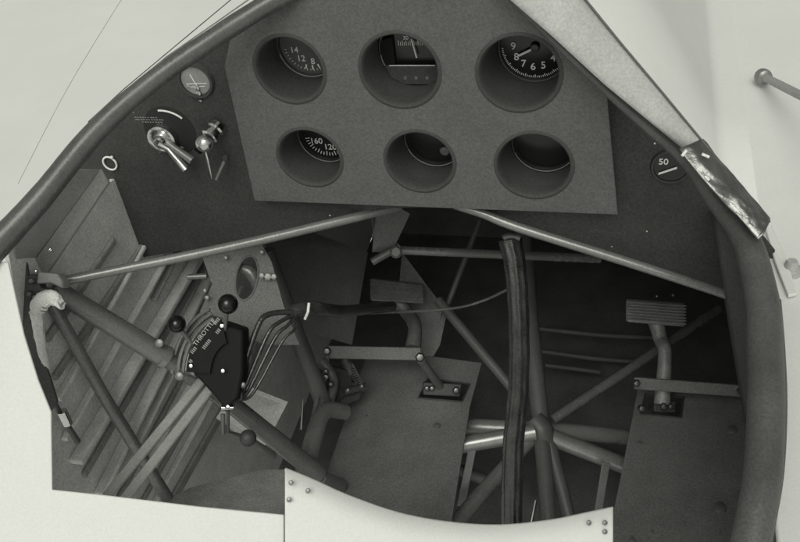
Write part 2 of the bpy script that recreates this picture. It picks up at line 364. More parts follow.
for i, (a, b, r) in enumerate(holes):
    c = dp(a, b); dep = DEP[i]; rd = r * .98
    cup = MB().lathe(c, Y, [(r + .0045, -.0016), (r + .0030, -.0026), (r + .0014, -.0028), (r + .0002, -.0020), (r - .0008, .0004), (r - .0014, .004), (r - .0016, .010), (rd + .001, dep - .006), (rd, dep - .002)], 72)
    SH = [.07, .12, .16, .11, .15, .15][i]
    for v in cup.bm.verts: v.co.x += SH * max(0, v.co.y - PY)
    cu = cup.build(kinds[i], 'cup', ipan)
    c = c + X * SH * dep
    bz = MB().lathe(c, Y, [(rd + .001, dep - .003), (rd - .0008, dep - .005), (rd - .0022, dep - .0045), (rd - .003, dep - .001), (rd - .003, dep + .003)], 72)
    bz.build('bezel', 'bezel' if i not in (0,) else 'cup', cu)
    fm = {0: 'greyface', 1: 'face', 2: 'face', 3: 'face', 4: 'face', 5: 'face'}[i]
    MB().lathe(c, Y, [(0, dep), (rd - .001, dep), (rd - .001, dep + .004)], 72).build('dial', fm, cu)
    f = frame(c + Y * (dep - .0008), X, -Y)
    fm3 = f.to_3x3()
    def txt(mb, s, ang, rr, size): 
        p = f @ Vector((math.sin(R(ang)) * rr, math.cos(R(ang)) * rr, .0002)); mb.mesh(text_mesh(s, size, frame(p, X, -Y)))
    RD = rd - .003
    if i == 0:
        mk = MB()
        for s, an in (('14', 258), ('12', 218), ('8', 172)): txt(mk, s, an, RD * .53, .0100)
        for an in range(120, 270, 8): arcm(mk, f, RD * .80, RD * (.86 if an % 16 else .88), an, .0006, 0)
        for an in (196, 178, 160): arcm(mk, f, RD * .66, RD * .82, an, .0017, 0)
        mk.build('dial_markings', 'mark', cu)
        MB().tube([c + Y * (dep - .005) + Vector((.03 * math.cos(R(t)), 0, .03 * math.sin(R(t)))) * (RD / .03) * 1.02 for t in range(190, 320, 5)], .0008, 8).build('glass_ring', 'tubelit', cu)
    elif i == 1:
        mk = MB()
        for k in range(-8, 9): mk.bar(f @ Vector((k * .0021, .005, 0)), f @ Vector((k * .0021, .009 if k % 2 else .0105, 0)), X * .0006, -Y * .0004)
        mk.mesh(text_mesh('30', .0062, frame(f @ Vector((-.0085, .0135, .0002)), X, -Y)))
        mk.build('dial_markings', 'mark', cu)
        MB().tube([f @ Vector((-.0015, .014, .004)), f @ Vector((.002, -.007, .004))], .0008, 8).build('needle', 'mark', cu)
        # stepped lower mask
        lp = [f @ Vector(v) for v in ((-.033, -.015, .003), (.033, -.015, .003), (.027, -.0285, .003), (.014, -.0365, .003), (-.014, -.0365, .003), (-.027, -.0285, .003))]
        MB().slab(lp, -Y * .004).build('lower_mask', 'cup', cu)
        MB().bar(f @ Vector((-.028, -.0142, .0075)), f @ Vector((.022, -.0142, .0075)), Z * .0007, -Y * .0006).build('horizon_line', 'lace', cu)
        MB().bar(f @ Vector((-.036, -.004, .003)), f @ Vector((-.027, -.004, .003)), Z * .0008, -Y * .0006).build('lubber_mark', 'lace', cu)
        lp = [f @ Vector(v) for v in ((-.038, .012, .002), (-.022, .016, .002), (-.022, -.018, .002), (-.032, -.020, .002), (-.038, -.008, .002))]
        MB().slab(lp, -Y * .002).build('side_mask', 'plate', cu)
        for xx in (-.012, 0, .012): MB().lathe(f @ Vector((xx, -.029, .0072)), -Y, [(.0022, 0), (.0018, .0008), (0, .001)], 16).build('screw', 'tube', cu)
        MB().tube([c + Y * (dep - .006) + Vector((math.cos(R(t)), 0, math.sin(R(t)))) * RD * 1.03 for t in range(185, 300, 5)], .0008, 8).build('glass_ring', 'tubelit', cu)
    elif i == 2:
        mk = MB()
        for s, an in (('9', 272), ('8', 240), ('7', 213), ('6', 186), ('5', 158), ('4', 124)): txt(mk, s, an, RD * .63, .0112)
        for k in range(50): arcm(mk, f, RD * (.885 if k % 5 == 0 else .92), RD * .975, 90 + k * 3.6 + .6, .0008, 0)
        mk.build('dial_markings', 'mark', cu)
        MB().bar(f @ Vector((0, 0, .003)), f @ Vector((-.017, -.0085, .003)), fm3 @ Vector((-.001, .002, 0)), -Y * .0005).build('needle', 'mark', cu)
        MB().lathe(f @ Vector((0, 0, .002)), -Y, [(.005, 0), (.004, .002), (0, .0026)], 20).build('hub', 'bezel', cu)
    elif i == 3:
        mk = MB()
        for s, an in (('160', 240), ('120', 172)): txt(mk, s, an, RD * .50, .0105)
        for k in range(19): arcm(mk, f, RD * (.68 if k % 3 == 0 else .74), RD * .86, 116 + k * 8, .0009, 0)
        mk.build('dial_markings', 'mark', cu)
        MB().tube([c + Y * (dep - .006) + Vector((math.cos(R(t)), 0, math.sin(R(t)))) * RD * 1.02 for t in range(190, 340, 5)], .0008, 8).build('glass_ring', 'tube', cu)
    else:
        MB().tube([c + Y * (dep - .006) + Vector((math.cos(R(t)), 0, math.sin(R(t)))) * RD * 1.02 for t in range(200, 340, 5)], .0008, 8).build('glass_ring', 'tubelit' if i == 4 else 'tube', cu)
        if i == 4: MB().lathe(f @ Vector((.010, -.016, .001)), -Y, [(.006, 0), (.005, .0015), (0, .002)], 24).build('knob', 'tube', cu)  # pale disc paints the soft highlight on the dark glass, no real knob

# ================================================================== COAMING, TRIM, WINDSCREEN FRAME
lr = MB()
pl = [(-160, 460, .78), (-45, 292, .86), (-12, 254, .875), (37, 202, .885), (95, 132, .885), (150, 83, .882), (205, 44, .878), (268, 4, .87), (330, -28, .87), (380, -50, .87)]
rad = [15, 14.5, 14.5, 12.5, 11, 10, 10, 10.3, 10.5, 10.5]
wob = random.Random(5)
pp, rr = smooth([P(*q) for q in pl], [rp(x, q[2]) for x, q in zip(rad, pl)], 10)
rr = [x * (1 + .012 * math.sin(i * .9) + wob.uniform(-.008, .008)) for i, x in enumerate(rr)]
lr.tube(pp, rr, 28)
tag(lr.build('coaming_roll', 'leather'), 'padded grey leather roll along the upper left rim of the cockpit', 'coaming')
wr = MB(); wr.tube([P(88, 122, .91), P(125, 88, .92), P(180, 42, .93), P(240, -8, .94)], .0005, 8)
tag(wr.build('wire', 'dark'), 'thin dark wire running just outside the padded left roll', 'wire')
wr = MB(); wr.tube([P(132, 86, .91), P(166, 57, .91), P(215, 23, .91), P(252, -3, .905)], .0007, 10)
tag(wr.build('trim_bead', 'tube'), 'slim grey bead between padded left roll and the wire', 'trim bead')
wr = MB(); wr.tube([P(130, -14, 1.6), P(95, 42, 1.6), P(60, 102, 1.6), P(18, 184, 1.6)], .0004, 6, sub=6)
tag(wr.build('wire', 'tube'), 'hair-thin taut wire crossing the white ground at upper left', 'wire')

rr_ = MB()
rad = [4, 4, 4, 4.5, 5.5, 7.5, 9.5, 14, 16.5, 17.5, 18, 18.5, 18.5, 19]
rr_.tube([P(*q) for q in pr_], [rp(x, q[2]) for x, q in zip(rad, pr_)], 28, sub=8)
tag(rr_.build('coaming_roll', 'rim'), 'smooth grey roll curving down the right rim of the cockpit', 'coaming')
be = MB(); be.tube([P(779, 300, .77), P(783, 350, .74), P(785, 405, .70), P(782, 470, .67), P(774, 520, .645), P(762, 580, .63)], rp(2.4, .7), 12, sub=6)
tag(be.build('trim_bead', 'tubedark'), 'dark narrow bead outside the smooth right roll', 'trim bead')

wf = empty('windscreen_frame', P(690, 160, .85), 'bright metal strip with polished swirled lower end along the right rim', 'windscreen frame')
ins = [(490, -20), (506, -4), (552, 36), (604, 84), (648, 120), (690, 154)]
ous = [(560, -34), (586, 0), (620, 42), (662, 92), (700, 138), (728, 171)]
def strip(ins, ous, zi, zo, bulge, name, mat, parent, thick=.0015):
    mb = MB(); rows = []
    for i in range(len(ins)):
        t = i / (len(ins) - 1)
        a, b = P(*ins[i], zi[0] * (1 - t) + zi[1] * t), P(*ous[i], zo[0] * (1 - t) + zo[1] * t)
        rows.append([mb.bm.verts.new(a.lerp(b, k / 8) - rz * bulge * math.sin(math.pi * k / 8)) for k in range(9)])
    for p, q in zip(rows, rows[1:]):
        for k in range(8): mb.bm.faces.new((p[k], p[k + 1], q[k + 1], q[k]))
    return mb.build(name, mat, parent, sol=thick)
strip(ins, ous, (.795, .818), (.795, .818), .004, 'strip', 'strip', wf)
from mathutils import noise
pi_ = smooth([Vector((a, b, 0)) for a, b in ((679, 149), (690, 164), (713, 191), (739, 218), (758, 240))], [0] * 5, 10)[0]
pu_ = smooth([Vector((a, b, 0)) for a, b in ((703, 139), (718, 158), (738, 181), (756, 202), (770, 219))], [0] * 5, 10)[0]
mb = MB(); rows = []
for i in range(41):
    t = i / 40; rw_ = []
    for k in range(25):
        u = k / 24
        p = P(pi_[i].x, pi_[i].y, .806 - .026 * t).lerp(P(pu_[i].x, pu_[i].y, .818 - .026 * t), u)
        h = .005 * math.sin(math.pi * u) + .0022 * noise.noise(Vector((t * 7, u * 2.2, 3.1))) + .0009 * noise.noise(Vector((t * 17, u * 5, 8.2)))
        rw_.append(mb.bm.verts.new(p - rz * h))
    rows.append(rw_)
for p, q in zip(rows, rows[1:]):
    for k in range(24): mb.bm.faces.new((p[k], p[k + 1], q[k + 1], q[k]))
mb.build('polished_end', 'polish', wf, sol=.0012, angle=80)
for (a, b, c, d) in ((682, 156, 686, 151), (702, 154, 709, 157), (697, 168, 702, 172), (705, 176, 709, 180)):
    MB().tube([P(a, b, .800 - .026 * (a - 690) / 75), P(c, d, .800 - .026 * (a - 690) / 75)], .0014, 10).build('rivet', 'lace', wf)
MB().tube([P(717, 189, .795), P(738, 212, .788), P(758, 236, .781)], .0016, 10).build('bright_edge', 'lace', wf)
MB().tube([P(a, b, .792 + .024 * i / 5) for i, (a, b) in enumerate(ous[:-1] + [(770, 222)])], .0010, 8).build('seal', 'tubedark', wf)

# white cowling over the nose, ahead of the rim, and the white wing root beside it
cw_ = empty('nose_cowl', Vector((-.25, 1.2, -.4)), 'white curved cowling ahead of the dashboard, outside the bright strip', 'cowling')
prof = [(-.63, -.80), (-.625, -.62), (-.60, -.53), (-.53, -.45), (-.44, -.385), (-.34, -.335), (-.24, -.315), (-.14, -.33), (-.06, -.365), (.005, -.43), (.06, -.525), (.098, -.60), (.113, -.628), (.135, -.638), (.17, -.643)]
def cowl(dz, name, mat):
    mb = MB(); rows = []
    pr2 = smooth([Vector((a, 0, b)) for a, b in prof], [0] * len(prof), 5)[0]
    for k in range(9):
        t = k / 8; yy = .832 + (3.2 - .832) * t
        rows.append([mb.bm.verts.new(Vector((p.x, yy, p.z - .16 * t * max(0, p.z + .64) / .3 + dz))) for p in pr2])
    for p, q in zip(rows, rows[1:]):
        for k in range(len(p) - 1): mb.bm.faces.new((p[k], p[k + 1], q[k + 1], q[k]))
    return mb.build(name, mat, cw_, sol=.002)
cowl(0, 'outer_skin', 'white'); cowl(-.006, 'lining', 'wall')
WZ = Vector((0, 0, -.64))
rs = MB(); rs.slab([(.132, .2, -.64), (1.8, .2, -.64), (1.8, 3.3, -.64), (.08, 3.3, -.64), (.08, .84, -.64), (.132, .84, -.64)], Vector((0, 0, -.05)))
tag(rs.build('wing_root', 'white', bevel=.004), 'flat white wing root beside the smooth right roll', 'wing')
def wp(px, py, off=0): return on(px, py, WZ + Z * off, Z)
br = empty('brace_rod', wp(764, 78), 'grey rod with round end boss standing on the white skin at upper right', 'rod')
b0 = wp(764, 77, .016); b1 = wp(812, 101, .07)
MB().lathe(b0, b1 - b0, [(0, .008), (.006, .008), (.0098, .006), (.0112, 0), (.0112, -.008), (0, -.008)], 32).build('boss', 'tubelit', br)
MB().tube([b0, b0 + (b1 - b0) * 7], .0056, 20).build('rod', 'padding', br)
lg = MB(); lg.lathe(wp(791, 268, .006), Z, [(0, .010), (.005, .010), (.0065, .007), (.0075, 0), (.012, -.001), (.012, -.006)], 28)
tag(lg.build('bolt', 'strip'), 'shiny round bolt on the white wing root right of the roll', 'bolt')
lp = MB(); lp.slab([wp(a, b, .004) for a, b in ((764, 226), (771, 228), (786, 262), (797, 296), (788, 298), (774, 262))], Z * .004)
tag(lp.build('clip', 'white', bevel=.001), 'bent pale clip just left of the shiny round bolt', 'clip')

# left padded arm panel under the roll
ap = empty('arm_panel', P(60, 220, .93), 'pale grey two-facet panel under the padded left roll', 'arm panel')
MB().slab([P(78, 169, .93), P(100, 169, .95), P(32, 262, .97), P(16, 268, .95), P(14, 246, .92)], rz * .006).build('side_facet', 'padding', ap, bevel=.001)
MB().slab([P(101, 168, .95), P(109, 182, .965), P(48, 272, .985), P(33, 276, .98), P(33, 262, .97)], rz * .006).build('edge_facet', 'padding', ap, bevel=.001)
for (a, b) in ((50, 250), (36, 272), (90, 190)): MB().lathe(P(a, b, .962), -rz, [(.0022, 0), (.0018, .001), (0, .0014)], 12).build('screw', 'chrome', ap)

# fitting at the left joint and the white lashing below it
ft = empty('frame_fitting', P(45, 290, .97), 'grey metal bracket clamping the tube ends at far left', 'bracket')
MB().slab([P(38, 272, .95), P(58, 274, .955), P(63, 281, .965), P(63, 289, .965), P(50, 283, .955), P(36, 284, .95)], rz * .02).build('clamp', 'padding', ft, bevel=.002)
MB().slab([P(27, 274, .955), P(38, 276, .955), P(40, 288, .955), P(52, 290, .955), P(52, 300, .96), P(34, 298, .955), P(28, 292, .955)], rz * .02).build('lug', 'rim', ft, bevel=.002)
for (a, b) in ((33, 281), (36, 297), (31, 294)): MB().lathe(P(a, b, .95), -rz, [(.004, 0), (.004, .003), (.0025, .005), (0, .0055)], 6).build('bolt', 'steel', ft)
la = MB()
la.tube([P(60, 303, .95), P(54, 296, .945), P(44, 297, .945), P(37, 305, .945), P(37, 320, .95), P(41, 345, .955), (P(47, 372, .96)), P(50, 388, .965)], [rp(4, .95), rp(5.2, .95), rp(6, .95), rp(6.2, .95), rp(5.5, .95), rp(4.5, .95), rp(3, .95), rp(1.5, .95)], 18, sub=6)
rn = random.Random(2)
for v in la.bm.verts: v.co += Vector((rn.uniform(-1, 1), rn.uniform(-1, 1), rn.uniform(-1, 1))) * .0007
for k in range(60):
    t = k / 59; q = Vector((62 - 27 * t, 303 - 7 * math.sin(t * 3.1) + 14 * t * t, 0)); 
    if k % 6 == 0:
        ct = P(q.x, q.y, .948); tg = (P(q.x - 3, q.y + 1 + 3 * t, .948) - ct).normalized(); e1 = (rz - tg * rz.dot(tg)).normalized(); e2 = tg.cross(e1)
        la.tube([ct + (e1 * math.cos(m * .4) + e2 * math.sin(m * .4)) * rp(5.4 + rn.uniform(-.4, .9), .95) + tg * (m * .0004 + rn.uniform(-.0006, .0006)) for m in range(17)], .0014, 7)
tag(la.build('lashing', 'lace'), 'ragged white cloth lashing hanging from the left bracket', 'lashing')
cb = MB(); cb.tube([P(44, 372, .985), P(52, 398, .985), P(60, 414, 1.0), P(78, 442, 1.03)], .0035, 12, sub=4)
cbo = tag(cb.build('cable', 'tubedark'), 'dark thin cable with small ferrule below the white lashing', 'cable')
fe = MB(); fe.tube([P(62, 411, .995), P(68, 424, 1.005)], .0055, 14); fe.build('ferrule', 'chrome', cbo)

# ================================================================== STEEL TUBE FRAME
frm = empty('tube_frame', P(540, 432, 1.45), 'welded steel tube frame crossing the cockpit below the panel', 'tube frame')
def tb(pts, rad, mat='tube', sub=0, n=20, name='tube'):
    if not isinstance(rad, (list, tuple)): rad = [rad] * len(pts)
    return MB().tube([P(*q) for q in pts], [rp(x, q[2]) for x, q in zip(rad, pts)], n, sub=sub).build(name, mat, frm)
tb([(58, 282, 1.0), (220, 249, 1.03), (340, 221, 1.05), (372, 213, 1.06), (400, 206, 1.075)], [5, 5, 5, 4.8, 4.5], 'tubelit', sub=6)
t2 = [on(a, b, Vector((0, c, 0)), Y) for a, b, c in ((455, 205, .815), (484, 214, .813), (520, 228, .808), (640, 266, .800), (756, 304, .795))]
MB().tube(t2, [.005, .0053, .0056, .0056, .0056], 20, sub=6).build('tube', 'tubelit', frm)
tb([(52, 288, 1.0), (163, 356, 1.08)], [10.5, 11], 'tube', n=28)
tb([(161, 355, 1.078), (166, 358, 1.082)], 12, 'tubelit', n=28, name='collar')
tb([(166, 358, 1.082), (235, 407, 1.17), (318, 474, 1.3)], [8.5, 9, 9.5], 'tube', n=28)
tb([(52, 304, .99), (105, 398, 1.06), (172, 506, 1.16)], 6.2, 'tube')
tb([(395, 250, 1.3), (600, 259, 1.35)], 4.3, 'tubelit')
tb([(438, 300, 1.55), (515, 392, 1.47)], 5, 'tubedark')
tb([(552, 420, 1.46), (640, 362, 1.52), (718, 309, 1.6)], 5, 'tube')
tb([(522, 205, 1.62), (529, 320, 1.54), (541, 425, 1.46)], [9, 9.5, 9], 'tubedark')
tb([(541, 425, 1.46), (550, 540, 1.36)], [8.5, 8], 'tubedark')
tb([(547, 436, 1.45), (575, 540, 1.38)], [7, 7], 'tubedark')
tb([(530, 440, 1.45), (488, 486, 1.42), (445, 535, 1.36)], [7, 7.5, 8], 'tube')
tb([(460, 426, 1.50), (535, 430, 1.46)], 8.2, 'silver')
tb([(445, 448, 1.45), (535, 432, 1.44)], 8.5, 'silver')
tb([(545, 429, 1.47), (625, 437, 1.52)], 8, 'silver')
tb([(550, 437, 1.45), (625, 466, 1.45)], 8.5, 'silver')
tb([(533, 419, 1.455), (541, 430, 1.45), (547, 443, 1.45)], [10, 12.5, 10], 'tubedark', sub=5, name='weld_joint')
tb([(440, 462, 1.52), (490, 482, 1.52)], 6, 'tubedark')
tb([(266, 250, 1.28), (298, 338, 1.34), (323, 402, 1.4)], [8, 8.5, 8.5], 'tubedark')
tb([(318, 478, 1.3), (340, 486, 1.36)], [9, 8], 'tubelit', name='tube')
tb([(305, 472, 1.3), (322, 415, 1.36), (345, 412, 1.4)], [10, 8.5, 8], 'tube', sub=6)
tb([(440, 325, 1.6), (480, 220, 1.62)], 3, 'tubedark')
# flat drop straps
for a, b, z in (((472, 450), (461, 506), 1.44), ((606, 463), (598, 512), 1.42)):
    st = MB(); st.bar(P(*a, z), P(*b, z), rx * rp(8, z), rz * .003)
    st.build('strap', 'tube', frm, bevel=.0006)

# gusset sheets in the centre
gs = MB(); gs.slab([P(402, 252, 1.62), P(447, 312, 1.6), P(440, 345, 1.58), P(424, 372, 1.56), P(398, 300, 1.62)], rz * .004)
tag(gs.build('gusset_sheet', 'board'), 'pointed dark grey gusset sheet behind the left pedal', 'gusset')
gs = MB(); gs.slab([P(376, 214, 1.25), P(400, 208, 1.22), P(410, 214, 1.22), P(392, 252, 1.3), P(372, 252, 1.3)], rz * .004)
tag(gs.build('gusset_sheet', 'board'), 'small dark gusset sheet hanging below the middle of the panel', 'gusset')
bt = MB(); bt.lathe(P(396, 252, 1.28), -rz, [(0, .006), (.006, .006), (.009, .003), (.009, 0)], 20); 0
hb = P(388, 258, 1.29); bt.tube([P(372, 262, 1.29), P(400, 246, 1.29)], .006, 14)
tag(bt.build('pivot_bolt', 'pedal'), 'dull pivot bolt at the left end of the level tube', 'bolt')

# ================================================================== HEEL BOARDS
BZ = -1.10
bo = Vector((0, 0, BZ))
def bp(px, py, off=0): return on(px, py, bo + Z * off, Z)
def heel(outline, hole, label, marks):
    e = empty('heel_board', bp(*outline[-1]), label, 'heel board', 'heel boards under the pedals')
    fr = frame(bp(*outline[0]), X, Z)
    MB().mesh(plate_mesh([[bp(a, b) for a, b in outline], [bp(a, b) for a, b in hole]], fr, .006, .001)).build('board', 'board', e)
    rim_ = MB()
    for i in range(4):
        rim_.tube([bp(*hole[i], .004), bp(*hole[(i + 1) % 4], .004)], .0014, 8)
    rim_.build('cutout_edge', 'dark', e)
    for (a, b, r) in marks: MB().lathe(bp(a, b, .003), Z, [(r, 0), (r * .9, r * .35), (0, r * .6)], 16).build('screw', 'pedal', e)
    return e
heel([(366, 358), (430, 357), (482, 364), (470, 408), (449, 540), (305, 540)], [(428, 378), (470, 384), (462, 402), (418, 398)], 'grey heel board with square cutout under the left pedal',
     [(437, 426, .006), (366, 416, .003), (402, 460, .002), (333, 384, .004)])
heel([(640, 378), (748, 386), (748, 420), (734, 560), (604, 560), (628, 440)], [(645, 394), (684, 397), (681, 418), (641, 414)], 'grey heel board with square cutout under the right pedal',
     [(640, 443, .004), (652, 532, .003), (720, 508, .009), (732, 430, .008), (632, 540, .005)])
# under-cutout mechanisms
def crank(o, label, pa, pb, extra):
    e = empty('pedal_crank', pa, label, 'crank', 'cranks in the board cutouts')
    MB().tube([pa, pb], [.007, .0085], 16).build('rod', 'dark', e)
    for q, r in extra: MB().lathe(q, -rz, [(r, 0), (r, .004), (r * .6, .006), (0, .0065)], 6).build('bolt', 'steel', e)

# ================================================================== PEDALS
def pedal(label, plate, z, stem, bar, barz, bolts, mount, ribs=8, rr=.0012, th=.012, pm='pedal'):
    e = empty('rudder_pedal', P(*stem[-1]), label, 'rudder pedal', 'rudder pedals')
    mb = MB(); mb.slab([P(a, b, z + c) for a, b, c in plate], rz * th)
    pe = mb.build('pedal_plate', pm, e, bevel=.004)
    rb = MB(); tl, tr, brr, bl = [P(a, b, z + c) - rz * .0012 for a, b, c in plate]
    for k in range(1, ribs):
        t = k / ribs; rb.tube([tl.lerp(bl, t), tr.lerp(brr, t)], rr, 6)
    rb.build('tread_ribs', pm, pe)
    MB().tube([P(*q) for q in stem], [rp(8, z), rp(7, z), rp(6.5, z), rp(8, z)][:len(stem)], 18, sub=5).build('stem', pm if pm != 'worn' else 'pedal', e)
    a, b = P(*bar[0], barz[0]), P(*bar[1], barz[1])
    MB().bar(a, b, ry * rp(bar[2], barz[0]), rz * .008).build('crossbar', 'board', e, bevel=.0015)
    MB().slab([P(q[0], q[1], q[2]) for q in mount], rz * .012).build('mount_block', 'dark', e, bevel=.002)
    for (px, py, zz, r) in bolts: MB().lathe(P(px, py, zz), -rz, [(r, 0), (r, .005), (r * .7, .008), (0, .009)], 6).build('bolt', 'steel', e)
    return e
pedal('dark ribbed left rudder pedal on a bent stem', [(370, 278, 0), (424, 284, .01), (425, 304, -.01), (370, 301, -.02)], 1.52, [(397, 300, 1.54), (408, 314, 1.53), (415, 326, 1.5), (413, 348, 1.48)],
      ((328, 352), (421, 354), 13), (1.46, 1.47), [(327, 351, 1.45, .007), (420, 357, 1.44, .008), (427, 388, 1.49, .005), (432, 388, 1.49, .005), (456, 390, 1.48, .006), (326, 377, 1.42, .006), (322, 387, 1.4, .005)], [(423, 382, 1.495), (462, 384, 1.495), (460, 397, 1.488), (423, 395, 1.488)], 4, .0006, .03, 'worn')
pedal('lighter ribbed right rudder pedal on a straight stem', [(627, 299, 0), (686, 303, 0), (686, 327, -.02), (627, 322, -.02)], 1.44, [(656, 322, 1.45), (661, 340, 1.44), (665, 354, 1.42), (662, 404, 1.41)],
      ((634, 383), (744, 391), 12), (1.39, 1.37), [(636, 383, 1.36, .006), (740, 391, 1.34, .006), (656, 296, 1.45, .003), (672, 295, 1.45, .003), (663, 406, 1.40, .006), (670, 406, 1.40, .005), (641, 408, 1.39, .006)], [(654, 400, 1.412), (676, 401, 1.412), (676, 413, 1.405), (654, 412, 1.405)], pm='palepedal')
for (a, b, z0, r, mt, lb) in (((421, 360), (441, 388), 1.44, 4.5, 'pedal', 'pale short rod dropping into the left board cutout'),
                         ((664, 396), (652, 410), 1.42, 4.5, 'dark', 'dark short rod inside the right board cutout')):
    k = MB(); k.tube([P(*a, z0), P(*b, z0 + .06)], rp(r, z0), 14)
    tag(k.build('crank_rod', mt), lb, 'rod')
# left pedal linkage cluster
lk = empty('pedal_linkage', P(328, 378, 1.42), 'cluster of dark pedal linkage forks left of the left heel board', 'linkage')
MB().tube([P(327, 356, 1.44), P(325, 376, 1.42), P(318, 396, 1.38), P(306, 450, 1.33)], [.004, .005, .004, .003], 12, sub=4).build('rod', 'tube', lk)
MB().slab([P(330, 366, 1.45), P(352, 372, 1.46), (P(352, 392, 1.45)), P(336, 404, 1.42), P(324, 396, 1.41)], rz * .02).build('fork', 'dark', lk, bevel=.002)
MB().tube([P(345, 360, 1.47), P(352, 376, 1.46)], .008, 14).build('barrel', 'dark', lk)
MB().tube([P(322, 362, 1.43), P(334, 380, 1.42), P(330, 400, 1.4)], [.009, .007, .008], 14, sub=4).build('arm', 'tubedark', lk)
MB().slab([P(338, 380, 1.45), P(364, 384, 1.46), P(360, 400, 1.45), P(342, 406, 1.43)], rz * .02).build('fork', 'dark', lk, bevel=.002)
MB().tube([P(344, 392, 1.43), P(366, 386, 1.45)], .006, 14).build('pin', 'steel', lk)
hx = [P(350, 366, 1.46).lerp(P(362, 388, 1.45), k / 70) + (rx * math.cos(k * .9) + ry * math.sin(k * .9)) * .006 for k in range(71)]
MB().tube(hx, .0011, 6).build('spring', 'steel', lk)
for (a, b, z_) in ((326, 371, 1.41), (331, 384, 1.4), (348, 390, 1.43), (362, 386, 1.44)): MB().lathe(P(a, b, z_), -rz, [(.005, 0), (.005, .004), (.003, .006), (0, .0065)], 6).build('bolt', 'steel', lk)
MB().tube([P(303, 400, 1.3), P(301, 430, 1.28)], .0018, 8).build('pin', 'chrome', lk)

# ================================================================== CONTROL COLUMN
cc = MB(); n = 26; rings = []; rn = random.Random(11)
cpts, crad = smooth([P(510, 239, 1.13), P(516, 275, 1.135), P(519, 330, 1.15), P(518, 390, 1.17), P(513, 450, 1.19), P(511, 540, 1.21)], [rp(11.5, 1.13), rp(10.5, 1.13), rp(10, 1.15), rp(10, 1.17), rp(10.3, 1.19), rp(10.5, 1.2)], 8)
prev = None
for i, p in enumerate(cpts):
    t = (cpts[min(i + 1, len(cpts) - 1)] - cpts[max(i - 1, 0)]).normalized()
    ref = (rx - t * rx.dot(t)).normalized(); b = t.cross(ref)
    rings.append([cc.bm.verts.new(p + (ref * math.cos(k * math.tau / 64) + b * math.sin(k * math.tau / 64)) * crad[i] * (1 + .045 * math.sin(9 * k * math.tau / 64 + .25 * math.sin(i * .35)) + .02 * math.sin(i * 1.3 + k))) for k in range(64)])
for a, b in zip(rings, rings[1:]):
    for k in range(64): cc.bm.faces.new((a[k], a[(k + 1) % 64], b[(k + 1) % 64], b[k]))
cc.bm.faces.new(rings[0][::-1]); cc.bm.faces.new(rings[-1])
cco = tag(cc.build('control_column', 'boot', angle=80), 'black taped upright column with lengthwise folds at the centre', 'control column')
MB().tube([P(503, 238, 1.12), P(510, 236, 1.12), P(520, 238, 1.12)], .004, 10, sub=3).build('binding', 'tube', cco)
MB().tube([P(536, 500, 1.2), P(531, 525, 1.2)], .0022, 8).build('safety_pin', 'chrome', cco)

# ================================================================== THROTTLE QUADRANT
tq = empty('throttle_quadrant', P(230, 405, 1.08), 'black throttle box with lettered curved plate and two ball levers', 'throttle quadrant')
QZ = 1.07
body = [(220, 322), (243, 330), (243, 372), (238, 398), (226, 410), (214, 396), (196, 376), (188, 366)]
MB().slab([P(a, b, QZ) for a, b in body], rz * .045).build('box', 'black', tq, bevel=.003)
def qarc(n, r0, r1, a0, a1, cx=232, cy=376): return [(cx + (r0) * math.cos(R(a0 + (a1 - a0) * k / n)), cy - r1 * math.sin(R(a0 + (a1 - a0) * k / n))) for k in range(n + 1)]
for (rx0, rx1, z, mt, wd) in ((49, 62, QZ - .004, 'tube', 2.0), (54, 67, QZ + .006, 'tubelit', 2.0), (60, 72, QZ + .016, 'tube', 2.2)):
    q = qarc(16, rx0, rx1, 178, 112)
    MB().tube([P(a, b, z) for a, b in q], rp(wd, QZ), 8).build('sector_rail', mt, tq)
q = qarc(14, 46, 58, 176, 104); q2 = qarc(14, 22, 34, 176, 104)
MB().slab([P(a, b, QZ - .006) for a, b in q + q2[::-1]], rz * .005).build('lettered_plate', 'plate', tq)
tdir = (P(213, 320, QZ) - P(194, 344, QZ)).normalized()
fr = frame(P(204.5, 332.5, QZ - .0068), tdir, -rz)
MB().mesh(text_mesh('THROTTLE', .0078, fr, bold=0)).build('lettering', 'lettering', tq)
wl = MB(); up_ = fr.to_3x3() @ Vector((0, 1, 0))
for (a, b, L) in ((217, 321, 8), (218.5, 331, 7), (207, 344, 12), (194, 350, 9), (191, 361, 5)):
    k0 = P(a, b, QZ - .0068); n_ = max(2, L // 2)
    for k in range(n_):
        c0 = k0 + tdir * (k - n_ / 2) * .0023
        wl.bar(c0, c0 + tdir * .0012 + up_ * .0004, up_ * .0042, -rz * .0004)
wl.build('worn_lettering', 'dimmark', tq)
for (a, b) in ((222, 326), (191, 366), (223, 371), (228, 407)): MB().lathe(P(a, b, QZ - .007), -rz, [(.0026, 0), (.0022, .0015), (0, .002)], 14).build('screw', 'chrome', tq)
for (kx, ky, kz, bx, by, r) in ((228, 304, 1.03, 224, 335, .0118), (177, 324, 1.04, 198, 352, .0105)):
    lv = MB().tube([P(kx, ky, kz), P(bx, by, QZ + .01)], .0026, 10).build('lever', 'tube', tq)
    MB().ball(P(kx, ky, kz), r).build('knob', 'knob', lv)
MB().slab([P(180, 352, QZ + .01), P(190, 352, QZ + .01), P(196, 378, QZ + .01), P(184, 372, QZ + .01)], rz * .02).build('mount', 'tubelit', tq, bevel=.002)
for (a, b) in ((160, 343), (180, 376)): MB().lathe(P(a, b, 1.06), -rz, [(.005, 0), (.005, .004), (0, .006)], 14).build('bolt', 'tube', tq)
